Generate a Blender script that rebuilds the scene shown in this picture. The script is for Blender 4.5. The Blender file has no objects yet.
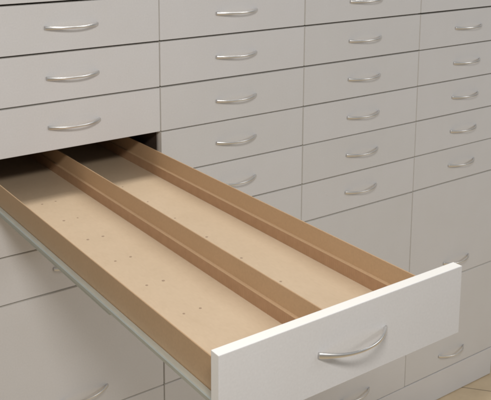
import bpy, bmesh, math, random
from mathutils import Matrix, Vector

random.seed(7)
S = bpy.context.scene
C = S.collection

# ------------------------------------------------------------------ camera
cam_d = bpy.data.cameras.new('camera')
cam = bpy.data.objects.new('camera', cam_d)
C.objects.link(cam)
S.camera = cam
R_ = Vector((0.8301668641352659, -0.5575106126666611, -0.00221234171483105))
U_ = Vector((0.09928057060157632, 0.14392762496130693, 0.9845954535107414))
B_ = Vector((-0.5486039974269641, -0.8175981626306663, 0.1748339168185453))
m = Matrix((R_, U_, B_)).transposed().to_4x4()
m.translation = (-1.0604, -1.8237, 0.3407)
cam.matrix_world = m
cam_d.sensor_fit = 'HORIZONTAL'
cam_d.sensor_width = 36.0
cam_d.lens = 805.29 / 491.0 * 36.0
cam_d.shift_x = (245.5 - 210.86) / 491.0
cam_d.shift_y = -(200.0 - 53.57) / 491.0
cam_d.clip_start = 0.05
cam_d.clip_end = 100

# ------------------------------------------------------------------ light
S.view_settings.view_transform = 'Standard'
S.view_settings.look = 'None'
S.view_settings.exposure = 0.0
S.view_settings.gamma = 1.0
W = bpy.data.worlds.new('World')
S.world = W
W.use_nodes = True
bg = W.node_tree.nodes['Background']
bg.inputs['Color'].default_value = (0.96, 0.98, 1.0, 1)
bg.inputs['Strength'].default_value = 0.27


def area(name, loc, target, sx, sy, watts, col):
    d = bpy.data.lights.new(name, 'AREA')
    d.shape = 'RECTANGLE'
    d.size = sx
    d.size_y = sy
    d.energy = watts
    d.color = col
    o = bpy.data.objects.new(name, d)
    C.objects.link(o)
    o.location = loc
    o.rotation_euler = (Vector(target) - Vector(loc)).to_track_quat('-Z', 'Y').to_euler()
    return o


area('ceiling_lamp_over_drawers', (0.45, 0.11, 1.9), (0.45, 0.11, 0), 2.4, 0.12, 40, (1.0, 0.98, 0.95))
area('fill_lamp_near', (-1.08, -1.84, 0.95), (-0.40, -0.9, -0.3), 0.5, 0.2, 20, (1.0, 0.955, 0.905))  # added unseen fill, brightens the open drawer's front and left wall
area('fill_lamp_right', (2.6, -2.6, 0.8), (1.2, 0, -0.6), 1.2, 0.4, 18, (1.0, 0.985, 0.975))  # invented fill that lifts the right-hand columns
area('fill_lamp_far', (0.5, -5.0, 1.2), (0.5, 0, -0.5), 3.0, 0.6, 4, (1.0, 0.97, 0.94))  # weak frontal fill, added only to even out the fronts

# ------------------------------------------------------------------ dimensions (metres)
FT = 0.019                     # front thickness
ZB = {'T': 0.2467, 'A': 0.1234, 'B': 0.0, 'C': -0.1243, 'D': -0.2478, 'E': -0.3706,
      'F': -0.4962, 'G': -0.6214, 'H': -0.9949, 'I': -1.3643}
KEYS = ['T', 'A', 'B', 'C', 'D', 'E', 'F', 'G', 'H', 'I']
XB = [-0.5, 0.0, 0.5021, 1.0062, 1.5040]
ZF = -1.4833                   # floor
L = 1.0034                     # how far the open drawer stands out


# ------------------------------------------------------------------ materials
def new_mat(name):
    mt = bpy.data.materials.new(name)
    mt.use_nodes = True
    nt = mt.node_tree
    return mt, nt, nt.nodes['Principled BSDF']


def noise(nt, scale, detail=3.0, rough=0.55, stretch=(1, 1, 1), coord='Object'):
    tc = nt.nodes.new('ShaderNodeTexCoord')
    mp = nt.nodes.new('ShaderNodeMapping')
    mp.inputs['Scale'].default_value = stretch
    nt.links.new(tc.outputs[coord], mp.inputs['Vector'])
    n = nt.nodes.new('ShaderNodeTexNoise')
    n.inputs['Scale'].default_value = scale
    n.inputs['Detail'].default_value = detail
    n.inputs['Roughness'].default_value = rough
    nt.links.new(mp.outputs[0], n.inputs['Vector'])
    return n


def ramp(nt, src, stops):
    r = nt.nodes.new('ShaderNodeValToRGB')
    els = r.color_ramp.elements
    while len(els) < len(stops):
        els.new(0.5)
    for e, (p, c) in zip(els, stops):
        e.position = p
        e.color = (*c, 1)
    nt.links.new(src, r.inputs['Fac'])
    return r


def mul(nt, a, b, fac=1.0):
    x = nt.nodes.new('ShaderNodeMix')
    x.data_type = 'RGBA'
    x.blend_type = 'MULTIPLY'
    x.inputs['Factor'].default_value = fac
    nt.links.new(a, x.inputs['A'])
    nt.links.new(b, x.inputs['B'])
    return x.outputs['Result']


def bump(nt, src, strength, dist, bs):
    b = nt.nodes.new('ShaderNodeBump')
    b.inputs['Strength'].default_value = strength
    b.inputs['Distance'].default_value = dist
    nt.links.new(src, b.inputs['Height'])
    nt.links.new(b.outputs[0], bs.inputs['Normal'])


def mottled(name, col, var=0.05, fine=420, rough=0.5, blot=9, spec=0.4, bmp=0.0):
    mt, nt, bs = new_mat(name)
    a = noise(nt, fine, 2.0, 0.6)
    ra = ramp(nt, a.outputs['Fac'], [(0.3, tuple(c * (1 - var) for c in col)), (0.7, tuple(min(1, c * (1 + var)) for c in col))])
    b = noise(nt, blot, 4.0, 0.6)
    lo = 1 - var * 0.8
    rb = ramp(nt, b.outputs['Fac'], [(0.32, (lo, lo * 0.995, lo * 0.985)), (0.68, (1, 1, 1))])
    nt.links.new(mul(nt, ra.outputs[0], rb.outputs[0]), bs.inputs['Base Color'])
    rr = nt.nodes.new('ShaderNodeMapRange')
    rr.inputs['To Min'].default_value = rough - 0.06
    rr.inputs['To Max'].default_value = rough + 0.08
    nt.links.new(b.outputs['Fac'], rr.inputs['Value'])
    nt.links.new(rr.outputs[0], bs.inputs['Roughness'])
    bs.inputs['Specular IOR Level'].default_value = spec
    if bmp:
        bump(nt, a.outputs['Fac'], bmp, 0.0006, bs)
    return mt


M_FRONT = mottled('grey_melamine', (0.735, 0.732, 0.742), 0.03, 260, 0.45, 7, 0.35, 0.12)
M_CARC = mottled('grey_board', (0.30, 0.275, 0.255), 0.05, 300, 0.6)
M_INSIDE = mottled('shade_darkened_board', (0.07, 0.048, 0.036), 0.12, 160, 0.65)  # shade of the cabinet interior is put into this dark colour
M_WALL = mottled('brown_coated_metal', (0.52, 0.35, 0.205), 0.04, 260, 0.5, 14, 0.35, 0.15)
M_EDGE = mottled('whitened_edge_banding', (0.86, 0.845, 0.81), 0.015, 330, 0.3, 7, 0.5)  # edge colour whitened to stand in for strong light from above


def board_variation(mt, amount):
    nt = mt.node_tree
    bs = nt.nodes['Principled BSDF']
    src = bs.inputs['Base Color'].links[0].from_socket
    oi = nt.nodes.new('ShaderNodeObjectInfo')
    rp = ramp(nt, oi.outputs['Random'], [(0.0, (1 - amount, 1 - amount, 1 - amount * 1.3)), (1.0, (1, 1, 1))])
    nt.links.new(mul(nt, src, rp.outputs[0]), bs.inputs['Base Color'])


board_variation(M_FRONT, 0.035)


def floor_board():
    mt, nt, bs = new_mat('pale_fibreboard')
    a = noise(nt, 230, 3, 0.65, (1, 0.35, 1))
    ra = ramp(nt, a.outputs['Fac'], [(0.3, (0.575, 0.445, 0.305)), (0.7, (0.605, 0.472, 0.327))])
    b = noise(nt, 6, 5, 0.62)
    rb = ramp(nt, b.outputs['Fac'], [(0.3, (0.94, 0.93, 0.915)), (0.65, (1, 1, 1))])
    c = noise(nt, 45, 4, 0.7)
    rc = ramp(nt, c.outputs['Fac'], [(0.25, (0.965, 0.96, 0.95)), (0.5, (1, 1, 1))])
    nt.links.new(mul(nt, mul(nt, ra.outputs[0], rb.outputs[0]), rc.outputs[0]), bs.inputs['Base Color'])
    bs.inputs['Roughness'].default_value = 0.55
    bs.inputs['Specular IOR Level'].default_value = 0.35
    bump(nt, a.outputs['Fac'], 0.12, 0.0006, bs)
    return mt


def ribbed():
    mt, nt, bs = new_mat('ribbed_brown_metal')
    tc = nt.nodes.new('ShaderNodeTexCoord')
    w = nt.nodes.new('ShaderNodeTexWave')
    w.wave_type = 'BANDS'
    w.bands_direction = 'Y'
    w.inputs['Scale'].default_value = 55
    w.inputs['Distortion'].default_value = 0.0
    nt.links.new(tc.outputs['Object'], w.inputs['Vector'])
    a = noise(nt, 60, 3)
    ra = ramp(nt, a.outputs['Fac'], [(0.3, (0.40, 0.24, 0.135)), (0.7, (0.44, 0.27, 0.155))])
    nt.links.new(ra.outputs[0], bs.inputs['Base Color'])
    bs.inputs['Roughness'].default_value = 0.42
    bs.inputs['Specular IOR Level'].default_value = 0.4
    bump(nt, w.outputs['Fac'], 0.2, 0.001, bs)
    return mt


def metal(name, col, rough, stretch=(1, 1, 1), metallic=1.0):
    mt, nt, bs = new_mat(name)
    a = noise(nt, 180, 3, 0.6, stretch)
    ra = ramp(nt, a.outputs['Fac'], [(0.3, tuple(c * 0.93 for c in col)), (0.7, col)])
    nt.links.new(ra.outputs[0], bs.inputs['Base Color'])
    rr = nt.nodes.new('ShaderNodeMapRange')
    rr.inputs['To Min'].default_value = rough - 0.05
    rr.inputs['To Max'].default_value = rough + 0.08
    nt.links.new(a.outputs['Fac'], rr.inputs['Value'])
    nt.links.new(rr.outputs[0], bs.inputs['Roughness'])
    bs.inputs['Metallic'].default_value = metallic
    return mt


M_FLOOR_BOARD = floor_board()
M_RIB = ribbed()
M_HANDLE = metal('brushed_nickel', (0.84, 0.83, 0.81), 0.33, (0.2, 0.2, 0.2))
M_RAIL = metal('zinc_plated_steel', (0.60, 0.62, 0.56), 0.45, (1, 0.15, 1), 0.55)
M_HOLE = mottled('hole_shade', (0.36, 0.26, 0.18), 0.1, 300, 0.8)  # darkness inside the holes, painted onto small raised discs


def tile_mat():
    mt, nt, bs = new_mat('beige_floor_tiles')
    tc = nt.nodes.new('ShaderNodeTexCoord')
    mp = nt.nodes.new('ShaderNodeMapping')
    mp.inputs['Location'].default_value = (-1.335, -0.003, 0)
    mp.vector_type = 'POINT'
    nt.links.new(tc.outputs['Object'], mp.inputs['Vector'])
    mp2 = nt.nodes.new('ShaderNodeMapping')
    mp2.inputs['Rotation'].default_value = (0, 0, math.radians(48.5))
    mp2.inputs['Location'].default_value = (0.17, 0, 0)
    nt.links.new(mp.outputs[0], mp2.inputs['Vector'])
    br = nt.nodes.new('ShaderNodeTexBrick')
    br.offset = 0.0
    br.squash = 1.0
    br.inputs['Scale'].default_value = 1.0
    br.inputs['Brick Width'].default_value = 0.4
    br.inputs['Row Height'].default_value = 0.4
    br.inputs['Mortar Size'].default_value = 0.0022
    br.inputs['Mortar Smooth'].default_value = 0.1
    br.inputs['Color1'].default_value = (0.80, 0.64, 0.43, 1)
    br.inputs['Color2'].default_value = (0.77, 0.62, 0.415, 1)
    br.inputs['Mortar'].default_value = (0.30, 0.235, 0.16, 1)
    nt.links.new(mp2.outputs[0], br.inputs['Vector'])
    b = noise(nt, 7, 6, 0.65)
    rb = ramp(nt, b.outputs['Fac'], [(0.3, (0.8, 0.78, 0.74)), (0.7, (1, 1, 1))])
    nt.links.new(mul(nt, br.outputs['Color'], rb.outputs[0]), bs.inputs['Base Color'])
    bs.inputs['Roughness'].default_value = 0.4
    return mt


M_TILE = tile_mat()


# ------------------------------------------------------------------ mesh helpers
def add_box(bm, x0, x1, y0, y1, z0, z1, bev=0.0, seg=2):
    vs = [bm.verts.new((x, y, z)) for x in (x0, x1) for y in (y0, y1) for z in (z0, z1)]
    q = [(0, 1, 3, 2), (4, 6, 7, 5), (0, 4, 5, 1), (2, 3, 7, 6), (0, 2, 6, 4), (1, 5, 7, 3)]
    fs = [bm.faces.new([vs[i] for i in f]) for f in q]
    if bev:
        es = list({e for f in fs for e in f.edges})
        bmesh.ops.bevel(bm, geom=es, offset=bev, segments=seg, profile=0.5, affect='EDGES')


def obj(name, bm, mat, parent=None, smooth=False):
    bmesh.ops.recalc_face_normals(bm, faces=bm.faces[:])
    me = bpy.data.meshes.new(name)
    bm.to_mesh(me)
    bm.free()
    me.materials.append(mat)
    if smooth:
        for p in me.polygons:
            p.use_smooth = True
    o = bpy.data.objects.new(name, me)
    C.objects.link(o)
    if parent:
        o.parent = parent
    return o


def thing(name, label, cat, loc=(0, 0, 0), group=None):
    o = bpy.data.objects.new(name, None)
    C.objects.link(o)
    o.empty_display_size = 0.05
    o.location = loc
    o['label'] = label
    o['category'] = cat
    if group:
        o['group'] = group
    return o


def extrude_profile(bm, pts, y0, y1):
    """closed XZ profile swept along Y"""
    a = [bm.verts.new((x, y0, z)) for x, z in pts]
    b = [bm.verts.new((x, y1, z)) for x, z in pts]
    n = len(pts)
    for i in range(n):
        j = (i + 1) % n
        bm.faces.new((a[i], a[j], b[j], b[i]))
    bm.faces.new(a)
    bm.faces.new(b[::-1])


# ------------------------------------------------------------------ the floor
bm = bmesh.new()
v = [bm.verts.new(p) for p in ((-6, -6, 0), (8, -6, 0), (8, 4, 0), (-6, 4, 0))]
bm.faces.new(v)
fl = obj('floor', bm, M_TILE)
fl.location = (0, 0, ZF)
fl['kind'] = 'structure'

# ------------------------------------------------------------------ the cabinet run
DEP = 1.12
cab = thing('drawer_cabinet', 'long grey built-in cabinet run holding four columns of drawers above a flush plinth',
            'cabinet', (0.5, 0, ZF))


def cpart(name, boxes, mat, bev=0.0, edge=None):
    b = bmesh.new()
    for bx in boxes:
        add_box(b, *bx, bev)
    o = obj(name, b, mat, cab)
    o.matrix_parent_inverse = Matrix.Translation(-cab.location)
    if edge:
        o.data.materials.append(edge)
        for p in o.data.polygons:
            if p.normal.y < -0.9:
                p.material_index = 1
    return o


ZTOP = ZB['T'] + 0.004
cpart('plinth', [(XB[0] + 0.001, XB[4] - 0.001, 0.0, FT, ZF + 0.003, ZB['I'] - 0.002)], M_FRONT, 0.0008)
for i, x in enumerate(XB):
    x0, x1 = (x, x + 0.012) if i == 0 else ((x - 0.012, x) if i == 4 else (x - 0.001, x + 0.011))
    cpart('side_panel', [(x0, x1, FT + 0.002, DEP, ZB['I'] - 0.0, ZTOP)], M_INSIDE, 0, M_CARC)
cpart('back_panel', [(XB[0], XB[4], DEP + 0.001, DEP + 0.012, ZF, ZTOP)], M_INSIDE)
cpart('top_panel', [(XB[0], XB[4], FT + 0.002, DEP + 0.012, ZTOP + 0.001, ZTOP + 0.019)], M_CARC)
for i in range(4):
    zz = ['A', 'B', 'C', 'D', 'F', 'G', 'H'] if i == 0 else KEYS[1:-1]
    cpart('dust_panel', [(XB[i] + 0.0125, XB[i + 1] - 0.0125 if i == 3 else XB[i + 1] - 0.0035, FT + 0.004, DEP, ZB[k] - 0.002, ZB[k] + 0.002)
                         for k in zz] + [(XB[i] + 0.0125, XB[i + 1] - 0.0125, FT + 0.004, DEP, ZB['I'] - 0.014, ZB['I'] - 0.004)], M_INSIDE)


# ------------------------------------------------------------------ handles
def handle_mesh():
    """bow handle: strap swept on an arc, flared flat ends; origin at centre on the front's face"""
    b = bmesh.new()
    n, k = 44, 14
    half, sag = 0.0705, 0.0275
    rings = []
    for i in range(n + 1):
        t = -1 + 2 * i / n
        x = half * t
        y = -sag * (1 - abs(t) ** 2.15)
        dy = sag * 2.15 * abs(t) ** 1.15 * (1 if t > 0 else -1) / half
        tan = Vector((1, dy, 0)).normalized()
        nor = Vector((tan.y, -tan.x, 0))           # pointing outward (-y at centre)
        e = abs(t) ** 2.1
        hw = 0.0025 + 0.0029 * e                   # half height in z
        ht = 0.0020 + 0.0008 * e                   # half thickness
        if abs(t) > 0.93:
            hw *= 1 - 0.08 * ((abs(t) - 0.93) / 0.07) ** 2
        ring = []
        for j in range(k):
            a = 2 * math.pi * j / k
            ca, sa = math.cos(a), math.sin(a)
            ca = math.copysign(abs(ca) ** 0.75, ca)
            sa = math.copysign(abs(sa) ** 0.85, sa)
            p = Vector((x, y, 0)) + nor * (ht * ca) + Vector((0, 0, hw * sa))
            p.y = min(p.y, 0.0)
            ring.append(b.verts.new(p))
        rings.append(ring)
    for r0, r1 in zip(rings, rings[1:]):
        for j in range(k):
            b.faces.new((r0[j], r0[(j + 1) % k], r1[(j + 1) % k], r1[j]))
    b.faces.new(rings[0])
    b.faces.new(rings[-1][::-1])
    return b


def front_mesh(w, h):
    """front panel: origin at centre of its outer face"""
    b = bmesh.new()
    add_box(b, -w / 2, w / 2, 0, FT, -h / 2, h / 2, 0.0009, 2)
    for f in b.faces:                              # glossy edge banding, whitened to look lit from above
        c = f.calc_center_median()
        if c.y > 0.0010 and c.y < FT - 0.0010:
            f.material_index = 1
    return b


_h0 = None


def add_handle(parent, dz=0.0, y=0.0):
    global _h0
    if _h0 is None:
        _h0 = obj('handle', handle_mesh(), M_HANDLE, parent, True)
        o = _h0
    else:
        o = _h0.copy()
        C.objects.link(o)
        o.parent = parent
    o.location = (random.uniform(-.0008, .0008), y, dz + random.uniform(-.0006, .0006))
    o.rotation_euler = (0, random.uniform(-.006, .006), 0)
    return o


COLS = ['first column from the left', 'second column', 'third column', 'rightmost column']
ROWS = ['row above the photo top', 'topmost fully visible row', 'second row', 'third row', 'fourth row',
        'fifth row', 'sixth row, just above the tall drawers', 'upper tall row', 'bottom tall row beside the plinth']
LAB = {
    (0, 0): 'grey drawer cut off by the top edge, above the leftmost column',
    (0, 1): 'closed shallow grey drawer, third above the open drawer',
    (0, 2): 'closed shallow grey drawer, second above the open drawer',
    (0, 3): 'closed shallow grey drawer directly above the open drawer',
    (0, 5): 'closed shallow grey drawer directly below the open drawer, mostly hidden by it',
    (0, 6): 'closed shallow grey drawer, second below the open drawer, at the left edge',
    (0, 7): 'tall grey drawer front shaded beneath the open drawer at lower left',
    (0, 8): 'tall grey bottom drawer at the lower left, barely in frame',
}
SHAL = ['highest', 'top visible', 'second', 'third', 'fourth', 'fifth', 'sixth']
for c in (1, 2, 3):
    nm = ['', 'second column from the left', 'third column from the left', 'rightmost column'][c]
    for r in range(9):
        if r == 0:
            LAB[(c, r)] = 'shallow grey drawer cut off above the frame in the ' + nm
        elif r <= 6:
            LAB[(c, r)] = 'closed shallow grey drawer, %s one down in the %s' % (
                ['', 'first', 'second', 'third', 'fourth', 'fifth', 'sixth'][r], nm)
        elif r == 7:
            LAB[(c, r)] = 'closed tall grey drawer below the six shallow ones in the ' + nm
        else:
            LAB[(c, r)] = 'closed tall grey drawer resting just above the plinth in the ' + nm

GR = 'drawers of the grey cabinet run'
fcache = {}
for c in range(4):
    for r in range(9):
        if (c, r) == (0, 4):
            continue
        k0, k1 = KEYS[r], KEYS[r + 1]
        g0 = {'A': 0.0026, 'B': 0.0026, 'G': 0.0028}.get(k0, 0.0021)
        g1 = {'A': 0.0026, 'B': 0.0026}.get(k1, 0.0021)
        zt, zb = ZB[k0] - g0, ZB[k1] + g1
        x0, x1 = XB[c] + 0.0019, XB[c + 1] - 0.0019
        # hung slightly unevenly, as real fronts are
        jx, jz, jy = random.uniform(-.0004, .0004), random.uniform(-.0004, .0004), random.uniform(-.0008, .0004)
        t = thing('drawer', LAB[(c, r)], 'drawer', ((x0 + x1) / 2 + jx, jy, (zt + zb) / 2 + jz), GR)
        t.rotation_euler = (random.uniform(-.0012, .0012), random.uniform(-.0006, .0006), random.uniform(-.0008, .0008))
        obj('front_panel', front_mesh(x1 - x0, zt - zb), M_FRONT, t).data.materials.append(M_EDGE)
        dz = 0.0 if r < 7 else (-(zt - zb) / 2 + 0.060)
        add_handle(t, dz)

# ------------------------------------------------------------------ the open drawer
D = ZB['D']
oy = -L
x0, x1 = XB[0] + 0.0015, XB[1] - 0.0015
zt, zb = D - 0.0008, D - 0.1222
od = thing('drawer', 'open shallow drawer pulled far out, brown inside with a lengthwise divider', 'drawer',
           (-0.25, oy, (zt + zb) / 2), GR)
inv = Matrix.Translation(-od.location)
obj('front_panel', front_mesh(x1 - x0, zt - zb), M_FRONT, od).data.materials.append(M_EDGE)
add_handle(od, 0.003)


def opart(name, b, mat, parent=None, smooth=False):
    o = obj(name, b, mat, parent or od, smooth)
    if parent is None:
        o.matrix_parent_inverse = inv
    return o


YF, YB = oy + FT + 0.0004, 0.40
RIM, LEDGE, FLR = D - 0.0395, D - 0.0795, D - 0.1055
BW = 0.0012  # upper sheet half thickness


def wall_profile(cx, left, right):
    """thin upper sheet, wider foot below the ledge on the given sides"""
    fl_, fr = (0.0046 if left else 0.0), (0.0046 if right else 0.0)
    z0 = FLR - 0.004
    top = [(cx - BW, RIM - 0.0008), (cx - BW + 0.0008, RIM), (cx + BW - 0.0008, RIM), (cx + BW, RIM - 0.0008)]
    rt = [(cx + BW, LEDGE + 0.0016), (cx + BW + fr * 0.22, LEDGE + 0.0002), (cx + BW + fr * 0.8, LEDGE - 0.0002), (cx + BW + fr, LEDGE - 0.0012), (cx + BW + fr, z0)] if right else [(cx + BW, z0)]
    lf = [(cx - BW - fl_, z0), (cx - BW - fl_, LEDGE - 0.0012), (cx - BW - fl_ * 0.8, LEDGE - 0.0002), (cx - BW - fl_ * 0.22, LEDGE + 0.0002), (cx - BW, LEDGE + 0.0016)] if left else [(cx - BW, z0)]
    return top + rt + lf


for nm, cx, lf, rt in (('side_wall', -0.4695, False, True), ('divider', -0.2465, True, True), ('side_wall', -0.031, True, False)):
    b = bmesh.new()
    extrude_profile(b, wall_profile(cx, lf, rt), YF, YB)
    w = opart(nm, b, M_WALL)
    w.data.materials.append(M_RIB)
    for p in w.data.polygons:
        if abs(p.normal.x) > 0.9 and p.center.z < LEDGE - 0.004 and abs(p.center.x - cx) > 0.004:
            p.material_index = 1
# drawer bottom, and the back of the box
b = bmesh.new()
add_box(b, -0.4695 + BW + 0.0048, -0.031 - BW - 0.0048, YF, YB - 0.001, FLR - 0.0038, FLR)
bot = opart('drawer_bottom', b, M_FLOOR_BOARD)
b = bmesh.new()
add_box(b, -0.469, -0.0315, YB + 0.0005, YB + 0.004, FLR - 0.004, RIM)
opart('back_wall', b, M_WALL)
# peg holes every 128 mm
def hole_mesh():
    b = bmesh.new()
    n = 16
    r0, r1, zt_ = 0.0022, 0.0030, 0.0005
    a = [b.verts.new((r1 * math.cos(2 * math.pi * i / n), r1 * math.sin(2 * math.pi * i / n), 0.0001)) for i in range(n)]
    c_ = [b.verts.new((r0 * math.cos(2 * math.pi * i / n), r0 * math.sin(2 * math.pi * i / n), zt_)) for i in range(n)]
    for i in range(n):
        b.faces.new((a[i], a[(i + 1) % n], c_[(i + 1) % n], c_[i]))
    b.faces.new(c_)
    return b


h0 = obj('peg_hole', hole_mesh(), M_HOLE, bot)
first = True
for k in range(6):
    y = -0.066 - 0.1288 * k
    for hx in (-0.3715, -0.3365, -0.1535):
        h = h0 if first else h0.copy()
        if not first:
            C.objects.link(h)
            h.parent = bot
        first = False
        h.location = (hx + random.uniform(-.001, .001), y + random.uniform(-.0015, .0015), FLR)
        h.scale = [random.uniform(.75, 1.1)] * 2 + [1]

# slide rails on both sides: C-shaped channel with a thin lower runner
for s, xw in ((-1, -0.4714), (1, -0.0290)):
    xo = xw + s * 0.0128
    zt_ = FLR + 0.0135
    b = bmesh.new()
    pts = [(xw + s * .0003, zt_ - 0.0010), (xo - s * 0.0016, zt_), (xo, zt_ - 0.0018), (xo, zt_ - 0.0078),
           (xo - s * 0.0012, zt_ - 0.0088), (xw + s * 0.0012, zt_ - 0.0088), (xw + s * .0003, zt_ - 0.0075)]
    if s > 0:
        pts = pts[::-1]
    extrude_profile(b, pts, YF + 0.002, YB)
    ra = opart('slide_rail', b, M_RAIL)
    b = bmesh.new()
    add_box(b, min(xw + s * .002, xo - s * .0015), max(xw + s * .002, xo - s * .0015), YF + 0.34, YB, zt_ - 0.0136, zt_ - 0.0092, 0.0006)
    rr = obj('runner', b, M_RAIL, ra)
# soft photographic sharpness of a phone picture
S.cycles.filter_width = 2.0
